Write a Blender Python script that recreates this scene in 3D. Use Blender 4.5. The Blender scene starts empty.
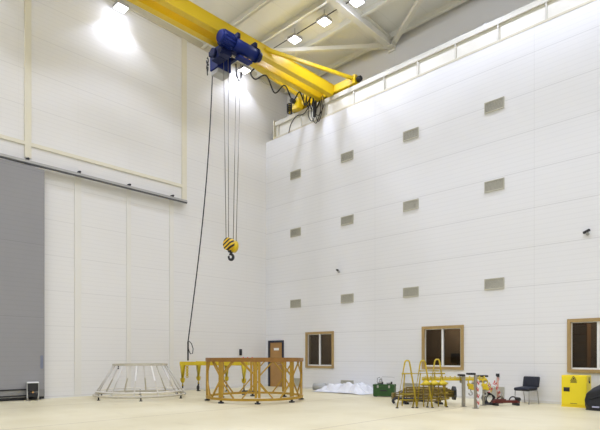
import bpy, bmesh, math, random
from mathutils import Vector, Matrix, noise
random.seed(7)
sc = bpy.context.scene
COL = sc.collection
PI = math.pi

# ------------------------------------------------------------------ materials
def new_mat(name):
    m = bpy.data.materials.new(name); m.use_nodes = True
    nt = m.node_tree
    return m, nt, nt.nodes['Principled BSDF']

def mth(nt, op, a, b=None, clamp=False):
    n = nt.nodes.new('ShaderNodeMath'); n.operation = op; n.use_clamp = clamp
    for i, v in enumerate((a, b)):
        if v is None: continue
        if isinstance(v, (int, float)): n.inputs[i].default_value = v
        else: nt.links.new(v, n.inputs[i])
    return n.outputs[0]

def mat(name, col, rough=0.5, metal=0.0, var=0.08, scale=6.0, bump=0.0, spec=0.5):
    m, nt, b = new_mat(name)
    b.inputs['Roughness'].default_value = rough
    b.inputs['Metallic'].default_value = metal
    b.inputs['Specular IOR Level'].default_value = spec
    tc = nt.nodes.new('ShaderNodeTexCoord')
    nz = nt.nodes.new('ShaderNodeTexNoise'); nz.inputs['Scale'].default_value = scale; nz.inputs['Detail'].default_value = 4
    nt.links.new(tc.outputs['Object'], nz.inputs['Vector'])
    mx = nt.nodes.new('ShaderNodeMix'); mx.data_type = 'RGBA'
    mx.inputs[6].default_value = tuple(c * (1 - var) for c in col) + (1,)
    mx.inputs[7].default_value = tuple(min(1, c * (1 + var)) for c in col) + (1,)
    nt.links.new(nz.outputs['Fac'], mx.inputs[0])
    nt.links.new(mx.outputs[2], b.inputs['Base Color'])
    if bump:
        bp = nt.nodes.new('ShaderNodeBump'); bp.inputs['Strength'].default_value = bump; bp.inputs['Distance'].default_value = 0.01
        nt.links.new(nz.outputs['Fac'], bp.inputs['Height']); nt.links.new(bp.outputs[0], b.inputs['Normal'])
    return m

def line_mask(nt, coord, period, offset, width):
    """1 on thin lines repeated every `period` metres"""
    f = mth(nt, 'FRACT', mth(nt, 'DIVIDE', mth(nt, 'SUBTRACT', coord, offset), period))
    return mth(nt, 'LESS_THAN', f, width / period)

def panel_mat(name, col, rough, rows=None, cols=None, ribs=None, axis_h='X', dark=0.72, spec=0.4, var=0.02, ribdark=0.97):
    """sheet panels with thin joints"""
    m, nt, b = new_mat(name)
    b.inputs['Roughness'].default_value = rough
    b.inputs['Specular IOR Level'].default_value = spec
    g = nt.nodes.new('ShaderNodeNewGeometry'); s = nt.nodes.new('ShaderNodeSeparateXYZ')
    nt.links.new(g.outputs['Position'], s.inputs[0])
    h = s.outputs[axis_h]; z = s.outputs['Z']
    fac = None
    for spec_, co, dk in ((rows, z, dark), (cols, h, dark), (ribs, z, ribdark)):
        if not spec_: continue
        if co is h: dk = 1 - (1 - dk) * .4
        k = line_mask(nt, co, *spec_)
        v = mth(nt, 'SUBTRACT', 1.0, mth(nt, 'MULTIPLY', k, 1 - dk))
        fac = v if fac is None else mth(nt, 'MULTIPLY', fac, v)
    nz = nt.nodes.new('ShaderNodeTexNoise'); nz.inputs['Scale'].default_value = 0.6; nz.inputs['Detail'].default_value = 5
    nt.links.new(g.outputs['Position'], nz.inputs['Vector'])
    v = mth(nt, 'ADD', mth(nt, 'MULTIPLY', nz.outputs['Fac'], 2 * var), 1 - var)
    fac = v if fac is None else mth(nt, 'MULTIPLY', fac, v)
    sca = nt.nodes.new('ShaderNodeVectorMath'); sca.operation = 'SCALE'
    sca.inputs[0].default_value = col
    nt.links.new(fac, sca.inputs['Scale']); nt.links.new(sca.outputs[0], b.inputs['Base Color'])
    return m

def emit_mat(name, col, strength):
    m = bpy.data.materials.new(name); m.use_nodes = True; nt = m.node_tree
    nt.nodes.remove(nt.nodes['Principled BSDF'])
    e = nt.nodes.new('ShaderNodeEmission'); e.inputs[0].default_value = col + (1,); e.inputs[1].default_value = strength
    nt.links.new(e.outputs[0], nt.nodes['Material Output'].inputs[0])
    return m

def glass_mat(name):
    m = bpy.data.materials.new(name); m.use_nodes = True; nt = m.node_tree
    nt.nodes.remove(nt.nodes['Principled BSDF'])
    t = nt.nodes.new('ShaderNodeBsdfTransparent'); t.inputs[0].default_value = (0.62, 0.6, 0.55, 1)
    gl = nt.nodes.new('ShaderNodeBsdfGlossy'); gl.inputs['Roughness'].default_value = 0.03
    fr = nt.nodes.new('ShaderNodeFresnel'); fr.inputs[0].default_value = 1.35
    mx = nt.nodes.new('ShaderNodeMixShader')
    nt.links.new(fr.outputs[0], mx.inputs[0]); nt.links.new(t.outputs[0], mx.inputs[1]); nt.links.new(gl.outputs[0], mx.inputs[2])
    nt.links.new(mx.outputs[0], nt.nodes['Material Output'].inputs[0])
    return m

def stripe_mat(name, c1, c2, period, direction, rough=0.4):
    m, nt, b = new_mat(name)
    b.inputs['Roughness'].default_value = rough
    tc = nt.nodes.new('ShaderNodeTexCoord')
    d = nt.nodes.new('ShaderNodeVectorMath'); d.operation = 'DOT_PRODUCT'
    nt.links.new(tc.outputs['Object'], d.inputs[0]); d.inputs[1].default_value = direction
    f = mth(nt, 'LESS_THAN', mth(nt, 'FRACT', mth(nt, 'DIVIDE', d.outputs['Value'], period)), 0.5)
    mx = nt.nodes.new('ShaderNodeMix'); mx.data_type = 'RGBA'
    mx.inputs[6].default_value = c1 + (1,); mx.inputs[7].default_value = c2 + (1,)
    nt.links.new(f, mx.inputs[0]); nt.links.new(mx.outputs[2], b.inputs['Base Color'])
    return m

def floor_mat():
    m, nt, b = new_mat('cast_floor')
    b.inputs['Roughness'].default_value = 0.42; b.inputs['Specular IOR Level'].default_value = 0.35
    g = nt.nodes.new('ShaderNodeNewGeometry'); s = nt.nodes.new('ShaderNodeSeparateXYZ')
    nt.links.new(g.outputs['Position'], s.inputs[0])
    def nz(scale, detail, sx=1, sy=1):
        mp = nt.nodes.new('ShaderNodeMapping'); mp.inputs['Scale'].default_value = (sx, sy, 1)
        nt.links.new(g.outputs['Position'], mp.inputs[0])
        n = nt.nodes.new('ShaderNodeTexNoise'); n.inputs['Scale'].default_value = scale; n.inputs['Detail'].default_value = detail
        nt.links.new(mp.outputs[0], n.inputs['Vector']); return n.outputs['Fac']
    cr = nt.nodes.new('ShaderNodeValToRGB')
    cr.color_ramp.elements[0].position = 0.3; cr.color_ramp.elements[0].color = (0.62, 0.545, 0.335, 1)
    cr.color_ramp.elements[1].position = 0.68; cr.color_ramp.elements[1].color = (0.73, 0.665, 0.46, 1)
    nt.links.new(nz(0.55, 6), cr.inputs[0])
    # scuffs
    sc_ = mth(nt, 'MULTIPLY', mth(nt, 'SUBTRACT', nz(1.2, 7, 0.6, 2.4), 0.62, True), 1.6, True)
    joint = mth(nt, 'MULTIPLY', line_mask(nt, s.outputs['X'], 4.32, -11.135, 0.045), 0.6)
    joint2 = mth(nt, 'MULTIPLY', line_mask(nt, s.outputs['Y'], 6.0, 3.0, 0.025), 0.2)
    dirt = mth(nt, 'MAXIMUM', mth(nt, 'MAXIMUM', joint, joint2), sc_)
    mx = nt.nodes.new('ShaderNodeMix'); mx.data_type = 'RGBA'
    nt.links.new(dirt, mx.inputs[0]); nt.links.new(cr.outputs[0], mx.inputs[6]); mx.inputs[7].default_value = (0.33, 0.25, 0.14, 1)
    nt.links.new(mx.outputs[2], b.inputs['Base Color'])
    return m

M = dict(
    floor=floor_mat(),
    wallR=panel_mat('white_wall_sheet', (0.80, 0.80, 0.80), 0.45, rows=(1.2, 0.0, 0.022), cols=(6.0, -5.86, 0.02), ribs=(0.15, 0.05, 0.03), dark=0.83),
    wallL=panel_mat('warm_white_wall_sheet', (0.78, 0.765, 0.73), 0.5, rows=(1.2, 0.05, 0.022), cols=(1.92, 7.45, 0.015), ribs=(0.15, 0.05, 0.03), axis_h='Y', dark=0.92),
    wallU=panel_mat('grey_upper_sheet', (0.70, 0.69, 0.66), 0.5, rows=(1.2, 0.05, 0.02), cols=(6.0, -5.9, 0.02), dark=0.88),
    wallO=panel_mat('plain_wall_sheet', (0.74, 0.73, 0.69), 0.6, rows=(1.2, 0.05, 0.02), dark=0.9),
    roof=panel_mat('roof_sheet', (0.79, 0.785, 0.73), 0.6, cols=(1.3, -11.55, 0.03), dark=0.85),
    cream=mat('cream_paint', (0.76, 0.74, 0.65), 0.45, var=0.04),
    strip=mat('pale_cream_strip', (0.74, 0.70, 0.555), 0.5, var=0.03),
    strip2=mat('faint_cream_strip', (0.77, 0.745, 0.655), 0.5, var=0.02),
    runway=mat('runway_cream', (0.76, 0.74, 0.66), 0.32, var=0.05, scale=2),
    rflange=mat('runway_top_cream', (0.60, 0.58, 0.50), 0.5, var=0.06),
    flange=mat('runway_flange_beige', (0.62, 0.58, 0.45), 0.45, var=0.06),
    yel=mat('crane_yellow', (0.74, 0.52, 0.010), 0.30, var=0.06, scale=1.5),
    yel2=mat('lifting_yellow', (0.65, 0.485, 0.015), 0.42, var=0.15),
    ochre=mat('ochre_yellow', (0.40, 0.235, 0.018), 0.5, var=0.25, scale=9),
    ochredk=mat('brown_ochre', (0.27, 0.125, 0.02), 0.5, var=0.3, scale=6),
    dullyel=mat('dull_yellow_tube', (0.50, 0.37, 0.02), 0.45, var=0.3, scale=8),
    oldyel=mat('grimy_yellow_brown', (0.20, 0.135, 0.02), 0.55, var=0.45, scale=9),
    cab=mat('cabinet_yellow', (0.90, 0.72, 0.015), 0.4, var=0.03),
    blue=mat('hoist_blue', (0.003, 0.014, 0.13), 0.45, var=0.12, spec=0.25),
    bluedk=mat('hoist_dark_blue', (0.004, 0.009, 0.055), 0.5, var=0.2, spec=0.25),
    black=mat('black_paint', (0.018, 0.018, 0.019), 0.5, var=0.2),
    rubber=mat('black_cable_sheath', (0.02, 0.02, 0.022), 0.6, var=0.2),
    steel=mat('grey_steel', (0.45, 0.44, 0.41), 0.4, 0.5, var=0.1),
    rope=mat('steel_rope', (0.36, 0.33, 0.30), 0.45, 0.6, var=0.15, scale=30),
    greypaint=mat('grey_paint', (0.44, 0.44, 0.42), 0.5, var=0.06),
    post=mat('galvanised_post', (0.33, 0.305, 0.25), 0.45, 0.3, var=0.15),
    vent=mat('vent_beige_grey', (0.50, 0.48, 0.385), 0.5, var=0.08),
    ventdk=mat('vent_dark_gap', (0.16, 0.15, 0.11), 0.7, var=0.1),
    leaf=panel_mat('grey_door_sheet', (0.295, 0.29, 0.29), 0.55, rows=(2.4, 0.3, 0.02), ribs=(0.15, 0.05, 0.03), axis_h='Y', dark=0.85, var=0.05),
    leafblue=mat('blue_grey_plate', (0.20, 0.215, 0.28), 0.5, var=0.1),
    strip3=mat('fainter_cream_strip', (0.775, 0.755, 0.69), 0.5, var=0.03, scale=2),
    lip=mat('dark_rail_lip', (0.07, 0.07, 0.068), 0.5),
    leafdk=mat('door_bottom_grey', (0.25, 0.245, 0.23), 0.55, var=0.08),
    wood=mat('window_wood', (0.40, 0.275, 0.11), 0.5, var=0.18, scale=5),
    doorwood=mat('door_wood', (0.40, 0.22, 0.07), 0.45, var=0.16, scale=3),
    doorframe=mat('navy_black_door_frame', (0.018, 0.02, 0.035), 0.45, var=0.15),
    white=mat('white_plastic', (0.85, 0.85, 0.83), 0.4, var=0.03),
    whitetube=mat('white_tube_paint', (0.80, 0.77, 0.70), 0.45, var=0.07),
    browntube=mat('tan_grey_tube', (0.55, 0.51, 0.41), 0.5, var=0.2),
    glass=glass_mat('window_glass'),
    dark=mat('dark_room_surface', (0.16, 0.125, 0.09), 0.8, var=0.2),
    shelf=mat('brown_shelf_board', (0.19, 0.11, 0.05), 0.6, var=0.2),
    sheet=mat('white_plastic_sheet', (0.72, 0.73, 0.76), 0.25, var=0.06, bump=0.4),
    green=mat('dark_green_paint', (0.022, 0.085, 0.015), 0.45, var=0.4, scale=8),
    maroon=mat('maroon_paint', (0.12, 0.014, 0.011), 0.4, var=0.25),
    red=mat('red_chain_plastic', (0.62, 0.06, 0.04), 0.4, var=0.1),
    fabric=mat('charcoal_blue_fabric', (0.022, 0.024, 0.034), 0.85, var=0.2, scale=40),
    chrome=mat('grey_chair_tube', (0.50, 0.49, 0.47), 0.3, 0.7, var=0.05),
    bag=mat('black_bag_nylon', (0.011, 0.012, 0.016), 0.45, var=0.3, scale=5, bump=0.6),
    tag=mat('pale_lilac_tag', (0.45, 0.45, 0.60), 0.5, var=0.1),
    amber=mat('amber_lamp', (0.75, 0.42, 0.16), 0.3, var=0.1),
    lens=emit_mat('lamp_lens_glow', (1.0, 0.98, 0.94), 14.0),
    pinkish=mat('pale_pink_tape', (0.62, 0.36, 0.28), 0.5, var=0.2),
)
M['hazard'] = stripe_mat('black_yellow_hazard', (0.85, 0.55, 0.02), (0.015, 0.014, 0.013), 0.125, (-0.4, -0.45, 0.86))

# ------------------------------------------------------------------ geometry helpers
def basis(d):
    d = d.normalized()
    up = Vector((0, 0, 1)) if abs(d.z) < 0.95 else Vector((1, 0, 0))
    u = d.cross(up).normalized(); v = u.cross(d).normalized()
    return u, v

class MB:
    def __init__(self): self.bm = bmesh.new()
    def box(self, a, b, bevel=0.0, rot=0.0, pivot=None):
        a = Vector(a); b = Vector(b); c = (a + b) / 2; s = b - a
        t = bmesh.new(); bmesh.ops.create_cube(t, size=1.0)
        for v in t.verts: v.co = Vector((v.co.x * s.x, v.co.y * s.y, v.co.z * s.z))
        if bevel: bmesh.ops.bevel(t, geom=list(t.edges), offset=bevel, segments=2, affect='EDGES', profile=0.5)
        R = Matrix.Rotation(rot, 4, 'Z')
        for v in t.verts: v.co = R @ v.co + c
        self._merge(t); return self
    def _merge(self, t):
        me = bpy.data.meshes.new('tmp'); t.to_mesh(me); t.free(); self.bm.from_mesh(me); bpy.data.meshes.remove(me)
    def bar(self, p, q, w, h, roll=None):
        """rectangular bar from p to q"""
        p = Vector(p); q = Vector(q); d = q - p; u, v = basis(d)
        ring = lambda c: [self.bm.verts.new(c + u * sx * w / 2 + v * sy * h / 2) for sx, sy in ((-1, -1), (1, -1), (1, 1), (-1, 1))]
        A = ring(p); B = ring(q)
        for i in range(4): self.bm.faces.new((A[i], A[(i + 1) % 4], B[(i + 1) % 4], B[i]))
        self.bm.faces.new(A[::-1]); self.bm.faces.new(B); return self
    def cyl(self, p, q, r, r2=None, seg=20):
        p = Vector(p); q = Vector(q); r2 = r if r2 is None else r2
        u, v = basis(q - p)
        A = [self.bm.verts.new(p + (u * math.cos(2 * PI * i / seg) + v * math.sin(2 * PI * i / seg)) * r) for i in range(seg)]
        B = [self.bm.verts.new(q + (u * math.cos(2 * PI * i / seg) + v * math.sin(2 * PI * i / seg)) * r2) for i in range(seg)]
        for i in range(seg):
            f = self.bm.faces.new((A[i], A[(i + 1) % seg], B[(i + 1) % seg], B[i])); f.smooth = True
        self.bm.faces.new(A[::-1]); self.bm.faces.new(B); return self
    def tube(self, pts, r, seg=8, closed=False):
        pts = [Vector(p) for p in pts]; n = len(pts)
        rad = r if isinstance(r, (list, tuple)) else [r] * n
        rings = []; u = None
        for i, p in enumerate(pts):
            if closed: d = pts[(i + 1) % n] - pts[i - 1]
            else: d = pts[min(i + 1, n - 1)] - pts[max(i - 1, 0)]
            d.normalize()
            if u is None: u, v = basis(d)
            else:
                u = (u - d * u.dot(d)).normalized(); v = d.cross(u)
            rings.append([self.bm.verts.new(p + (u * math.cos(2 * PI * k / seg) + v * math.sin(2 * PI * k / seg)) * rad[i]) for k in range(seg)])
        m = n if closed else n - 1
        for i in range(m):
            A = rings[i]; B = rings[(i + 1) % n]
            for k in range(seg):
                f = self.bm.faces.new((A[k], A[(k + 1) % seg], B[(k + 1) % seg], B[k])); f.smooth = True
        if not closed:
            self.bm.faces.new(rings[0][::-1]); self.bm.faces.new(rings[-1])
        return self
    def ring(self, c, R, r, axis='Z', n=48, seg=8, a0=0, a1=2 * PI, el=1.0):
        c = Vector(c); closed = abs(a1 - a0) > 2 * PI - 1e-4
        k = n if closed else n + 1
        pts = []
        for i in range(k):
            a = a0 + (a1 - a0) * i / n
            x, y = R * math.cos(a), R * el * math.sin(a)
            pts.append(c + {'Z': Vector((x, y, 0)), 'X': Vector((0, x, y)), 'Y': Vector((x, 0, y))}[axis])
        return self.tube(pts, r, seg, closed)
    def curved_plate(self, c, R, w, z0, z1, n=64):
        """annular band of square section"""
        c = Vector(c); secs = []
        for i in range(n):
            a = 2 * PI * i / n; d = Vector((math.cos(a), math.sin(a), 0))
            secs.append([self.bm.verts.new(c + d * rr + Vector((0, 0, z))) for rr, z in ((R - w / 2, z0), (R + w / 2, z0), (R + w / 2, z1), (R - w / 2, z1))])
        for i in range(n):
            A = secs[i]; B = secs[(i + 1) % n]
            for k in range(4): self.bm.faces.new((A[k], A[(k + 1) % 4], B[(k + 1) % 4], B[k]))
        return self
    def prism(self, poly, p, ax, ay, az, depth):
        """extrude the 2-D polygon (in axes ax, ay at p) along az"""
        p, ax, ay, az = (Vector(t) for t in (p, ax, ay, az))
        A = [self.bm.verts.new(p + ax * x + ay * y) for x, y in poly]
        B = [self.bm.verts.new(p + ax * x + ay * y + az * depth) for x, y in poly]
        n = len(poly)
        for i in range(n): self.bm.faces.new((A[i], A[(i + 1) % n], B[(i + 1) % n], B[i]))
        self.bm.faces.new(A[::-1]); self.bm.faces.new(B); return self
    def grid(self, nx, ny, fn):
        V = [[self.bm.verts.new(fn(i / nx, j / ny)) for j in range(ny + 1)] for i in range(nx + 1)]
        for i in range(nx):
            for j in range(ny):
                f = self.bm.faces.new((V[i][j], V[i + 1][j], V[i + 1][j + 1], V[i][j + 1])); f.smooth = True
        return self
    def build(self, name, m, parent=None, world=False):
        bmesh.ops.recalc_face_normals(self.bm, faces=self.bm.faces)
        if world and parent is not None:
            inv = world_of(parent).inverted()
            bmesh.ops.transform(self.bm, matrix=inv, verts=self.bm.verts)
        me = bpy.data.meshes.new(name); self.bm.to_mesh(me); self.bm.free()
        me.materials.append(m if not isinstance(m, str) else M[m])
        o = bpy.data.objects.new(name, me); COL.objects.link(o)
        if parent is not None: o.parent = parent
        return o

def world_of(o):
    m = Matrix.LocRotScale(o.location, o.rotation_euler, o.scale)
    return world_of(o.parent) @ m if o.parent else m

def tag(o, label=None, cat=None, group=None, kind=None):
    if label: o['label'] = label
    if cat: o['category'] = cat
    if group: o['group'] = group
    if kind: o['kind'] = kind
    return o

def thing(name, label, cat, loc=(0, 0, 0), rz=0.0, group=None):
    o = bpy.data.objects.new(name, None); COL.objects.link(o)
    o.empty_display_size = 0.2; o.location = loc; o.rotation_euler = (0, 0, rz)
    return tag(o, label, cat, group)

def struct(name, mb, m, parent=None):
    o = mb.build(name, m, parent)
    if parent is None: o['kind'] = 'structure'
    return o

def copy_thing(root, loc, rz, label, group=None):
    r = root.copy(); COL.objects.link(r); r.location = loc; r.rotation_euler = (0, 0, rz); r['label'] = label
    if group: r['group'] = group
    for ch in list(root.children):
        c = ch.copy(); COL.objects.link(c); c.parent = r
        for g in list(ch.children):
            d = g.copy(); COL.objects.link(d); d.parent = c
    return r

# ------------------------------------------------------------------ room shell
XL, YR, YU = -18.2, 16.34, 17.74      # left wall, lower right wall, set-back upper wall
XE, YB = 12.0, -13.0                   # the hall's far ends behind the camera
WT = 11.58                             # top of the lower right wall
def roof_z(y): return 14.60 + 0.024 * (YU - y)

struct('floor', MB().box((XL - .3, YB - .3, -.2), (XE + .3, YR + .02, 0)), 'floor')
struct('wall_left', MB().box((XL - .3, YB, 0), (XL, YU + .3, 16)), 'wallL')
wins = [(-15.54, -13.98, 0.94, 2.44), (-9.73, -8.19, 0.99, 2.46), (-4.87, -3.31, 0.98, 2.49)]
w = MB()
edge = XL
for x0, x1, z0, z1 in wins:
    w.box((edge, YR, 0), (x0, YR + .25, WT)); w.box((x0, YR, 0), (x1, YR + .25, z0)); w.box((x0, YR, z1), (x1, YR + .25, WT))
    edge = x1
w.box((edge, YR, 0), (XE, YR + .25, WT)); w.box((XL, YR + .25, WT - .3), (XE, YU, WT))
struct('wall_right', w, 'wallR')
struct('wall_upper', MB().box((XL, YU, WT - .3), (XE, YU + .25, 16)), 'wallU')
struct('wall_back', MB().box((XL - .3, YB - .3, 0), (XE + .3, YB, 16)), 'wallO')
struct('wall_far', MB().box((XE, YB, 0), (XE + .3, YU + .3, 16)), 'wallO')
mb = MB(); mb.prism([(YB - .3, roof_z(YB - .3)), (YU + .3, roof_z(YU + .3)), (YU + .3, roof_z(YU) + .3), (YB - .3, roof_z(YB) + .3)], (XL - .3, 0, 0), (0, 1, 0), (0, 0, 1), (1, 0, 0), XE - XL + .6)
struct('ceiling', mb, 'roof')
# the rooms behind the windows: back wall, ends and floor, open to the glass
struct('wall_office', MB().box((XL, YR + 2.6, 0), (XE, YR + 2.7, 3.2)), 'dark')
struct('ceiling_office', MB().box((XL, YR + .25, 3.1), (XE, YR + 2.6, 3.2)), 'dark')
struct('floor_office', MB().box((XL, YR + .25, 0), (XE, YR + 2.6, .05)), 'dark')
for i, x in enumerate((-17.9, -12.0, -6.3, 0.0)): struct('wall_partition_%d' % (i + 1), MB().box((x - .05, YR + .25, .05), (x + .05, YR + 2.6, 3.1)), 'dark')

for i, (x0, x1, z0, z1) in enumerate(wins):
    f = MB(); t = .065
    for a, b in (((x0 - .03, z0 - .03), (x0 + t, z1 + .03)), ((x1 - t, z0 - .03), (x1 + .03, z1 + .03)), ((x0 + t, z1 - t), (x1 - t, z1 + .03)), ((x0 + t, z0 - .03), (x1 - t, z0 + t))):
        f.box((a[0], YR - .05, a[1]), (b[0], YR + .1, b[1]))
    fr = struct('window_%d' % (i + 1), f, 'wood')
    xm = (x0 + x1) / 2
    s = MB(); s.box((xm - .035, YR + .0, z0 + t), (xm + .035, YR + .09, z1 - t))
    for a, b in (((x0 + t, z0 + t), (x1 - t, z0 + t + .05)), ((x0 + t, z1 - t - .02), (x1 - t, z1 - t)), ((x0 + t, z0 + t), (x0 + t + .02, z1 - t)), ((x1 - t - .04, z0 + t), (x1 - t, z1 - t))):
        s.box((a[0], YR + .02, a[1]), (b[0], YR + .08, b[1]))
    s.build('sash', 'white', fr)
    MB().box((x0 + t, YR + .05, z0 + t), (xm - .035, YR + .058, z1 - t)).build('pane', 'glass', fr)
    MB().box((xm + .035, YR + .05, z0 + t), (x1 - t, YR + .058, z1 - t)).build('pane', 'glass', fr)

# furniture dimly seen through the glass
def shelf_unit(loc, label, w_, h_, n):
    r = thing('shelf_unit', label, 'shelves', loc)
    s = MB(); s.box((-w_ / 2, -.2, 0), (-w_ / 2 + .04, .2, h_)); s.box((w_ / 2 - .04, -.2, 0), (w_ / 2, .2, h_)); s.build('side_panel', 'shelf', r)
    for k in range(n):
        z = .1 + k * (h_ - .15) / (n - 1)
        MB().box((-w_ / 2 + .04, -.2, z), (w_ / 2 - .04, .2, z + .04)).build('shelf', 'shelf', r)
    return r
shelf_unit((-5.15, YR + 1.6, .05), 'brown shelf unit behind the glass of the rightmost window', .8, 2.4, 9)
r = thing('desk', 'dark brown desk inside the middle window', 'desk', (-9.35, YR + 1.4, .05))
MB().box((-.8, -.35, .95), (.8, .35, 1.0)).build('desk_top', 'shelf', r)
for sx in (-1, 1):
    for sy in (-1, 1): MB().box((sx * .75 - .03, sy * .3 - .03, 0), (sx * .75 + .03, sy * .3 + .03, .95)).build('leg', 'shelf', r)
r = thing('office_monitor', 'black monitor on the desk inside the middle window', 'monitor', (-9.1, YR + 1.4, 1.05))
MB().box((-.28, -.02, .12), (.28, .02, .48), .008).build('screen', 'black', r)
MB().box((-.03, -.02, 0), (.03, .02, .2)).box((-.12, -.1, 0), (.12, .1, .02)).build('stand', 'black', r)

for x, y in ((-15.2, YR + 1.6), (-9.2, YR + 1.6), (-3.4, YR + 1.6)):  # added fill lights without fixtures, brightening the rooms behind the windows
    l = bpy.data.lights.new('office_fill_added', 'POINT'); l.energy = 110; l.shadow_soft_size = .2; l.color = (1, .86, .68)
    o = bpy.data.objects.new('office_fill_added', l); o.location = (x, y, 2.85); COL.objects.link(o)

# wooden door by the corner
d = MB(); x0, x1, zt = -17.99, -16.97, 2.15
d.box((x0, YR - .06, 0), (x0 + .13, YR + .02, zt)); d.box((x1 - .08, YR - .06, 0), (x1, YR + .02, zt)); d.box((x0 + .13, YR - .06, zt - .10), (x1 - .08, YR + .02, zt))
dr = struct('door_1', d, 'doorframe')
MB().box((x0 + .13, YR - .035, .01), (x1 - .08, YR - .003, zt - .10)).build('door_leaf', 'doorwood', dr)
MB().box((-17.60, YR - .045, 1.69), (-17.27, YR - .034, 1.80)).build('sign_plate', 'white', dr)
h = MB(); h.cyl((x1 - .17, YR - .035, 1.03), (x1 - .17, YR - .09, 1.03), .015); h.bar((x1 - .17, YR - .09, 1.03), (x1 - .29, YR - .09, 1.03), .02, .02); h.build('door_handle', 'steel', dr)

# left wall trim
struct('trim_1', MB().box((XL - .01, 5.71, 7.95), (XL + .05, 5.91, 15)), 'strip')
struct('trim_2', MB().box((XL - .01, 11.68, 7.8), (XL + .05, 11.90, 15)), 'strip')
struct('trim_3', MB().box((XL - .01, YB, 8.36), (XL + .045, 11.68, 8.48)), 'strip')
for i, (ya, yb) in enumerate(((7.33, 7.56), (9.27, 9.44), (11.11, 11.29))):
    struct('trim_%d' % (i + 4), MB().box((XL - .01, ya, 0), (XL + .035, yb, 7.72)), 'strip3')
struct('trim_7', MB().prism([(YB, roof_z(YB) - .24), (YU, roof_z(YU) - .24), (YU, roof_z(YU) + .02), (YB, roof_z(YB) + .02)], (XL - .01, 0, 0), (0, 1, 0), (0, 0, 1), (1, 0, 0), .09), 'flange')
for i, (a, b) in enumerate((((XL, -0.2, 0), (XL + .05, YR, .07)), ((XL + .05, YR - .03, 0), (-17.99, YR, .07)), ((-16.97, YR - .03, 0), (XE, YR, .07)))):
    struct('baseboard_%s' % ('left', 'corner', 'right')[i], MB().box(a, b), 'wallO')

# sliding door and its rail
leaf = struct('door_2', MB().box((-18.10, -2.5, .34), (-17.95, 6.25, 7.62)), 'leaf')
MB().box((-18.10, -2.5, .10), (-17.94, 6.25, .34)).build('bottom_rail', 'leafdk', leaf)
MB().box((-17.96, -2.5, .33), (-17.925, 5.9, .37)).box((-17.96, -2.5, .13), (-17.925, 5.9, .17)).build('bottom_bead', 'black', leaf)
MB().box((-18.08, -2.5, .02), (-17.97, 6.25, .10)).build('floor_seal', 'black', leaf)
MB().box((-17.95, 6.12, 1.02), (-17.93, 6.20, 1.45)).build('edge_handle', 'leafblue', leaf)
rl = thing('sliding_door_rail', 'long grey rail the grey sliding door hangs from, on the left wall', 'rail', (-18.15, 4, 7.7))
MB().box((-18.13, -2.6, 7.72), (-17.93, 11.78, 7.80)).build('track', 'steel', rl, True)
MB().box((-18.0, -2.6, 7.675), (-17.93, 11.78, 7.72)).build('track_lip', 'lip', rl, True)
for y in (5.76, 7.43, 9.30, 11.15):
    MB().box((-18.16, y - .035, 7.80), (-17.98, y + .035, 7.90), .01).cyl((-17.98, y, 7.86), (-17.95, y, 7.86), .035).build('bracket', 'black', rl, True)

# ------------------------------------------------------------------ roof steel
def purlin(y, label):
    z = roof_z(y)
    m = MB(); m.box((XL + .1, y - .09, z - .27), (XE - .1, y + .05, z - .24)); m.box((XL + .1, y + .02, z - .27), (XE - .1, y + .05, z)); m.box((XL + .1, y - .0, z - .03), (XE - .1, y + .12, z - .0))
    tag(m.build('roof_purlin', 'cream'), label, 'beam', 'purlins under the roof')
for y, lab in ((17.52, 'cream roof purlin along the top of the grey upper wall'),
               (15.66, 'cream roof purlin, first one out from the grey upper wall'),
               (14.18, 'cream roof purlin, second one out from the grey upper wall'),
               (12.66, 'cream roof purlin, third one out, just above the yellow girders')):
    purlin(y, lab)
def rafter(x, label):
    r = thing('roof_rafter', label, 'beam', (x, YU, 14.05))
    sl = [(-1, 0)]
    def pr(dz0, dz1, w_):
        y0, y1 = YB, YU - .02
        return MB().prism([(y0, roof_z(y0) + dz0), (y1, roof_z(y1) + dz0), (y1, roof_z(y1) + dz1), (y0, roof_z(y0) + dz1)], (x - w_ / 2, 0, 0), (0, 1, 0), (0, 0, 1), (1, 0, 0), w_)
    pr(-.56, -.52, .26).build('bottom_flange', 'cream', r, True)
    pr(-.52, -.20, .03).build('web', 'cream', r, True)
    pr(-.20, -.17, .26).build('top_flange', 'cream', r, True)
    MB().box((x - .18, YU - .06, 13.95), (x + .18, YU, 14.5)).box((x - .02, YU - .35, 14.02), (x + .24, YU - .08, 14.05)).build('end_plate', 'cream', r, True)
    return r
rafter(-12.0, 'deep cream roof rafter ending on the grey upper wall, right of the crane')
for a, b, lab in (((-12.15, 17.62, 14.2), (-17.9, 13.0, 14.28), 'thin cream roof brace running left from the rafter end over the crane'),
                  ((-11.85, 17.62, 14.2), (-6.0, 13.6, 14.28), 'thin cream roof brace running right from the rafter end to the top edge')):
    tag(MB().bar(a, b, .17, .15).build('roof_brace', 'cream'), lab, 'brace', 'diagonal braces under the roof')

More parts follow.
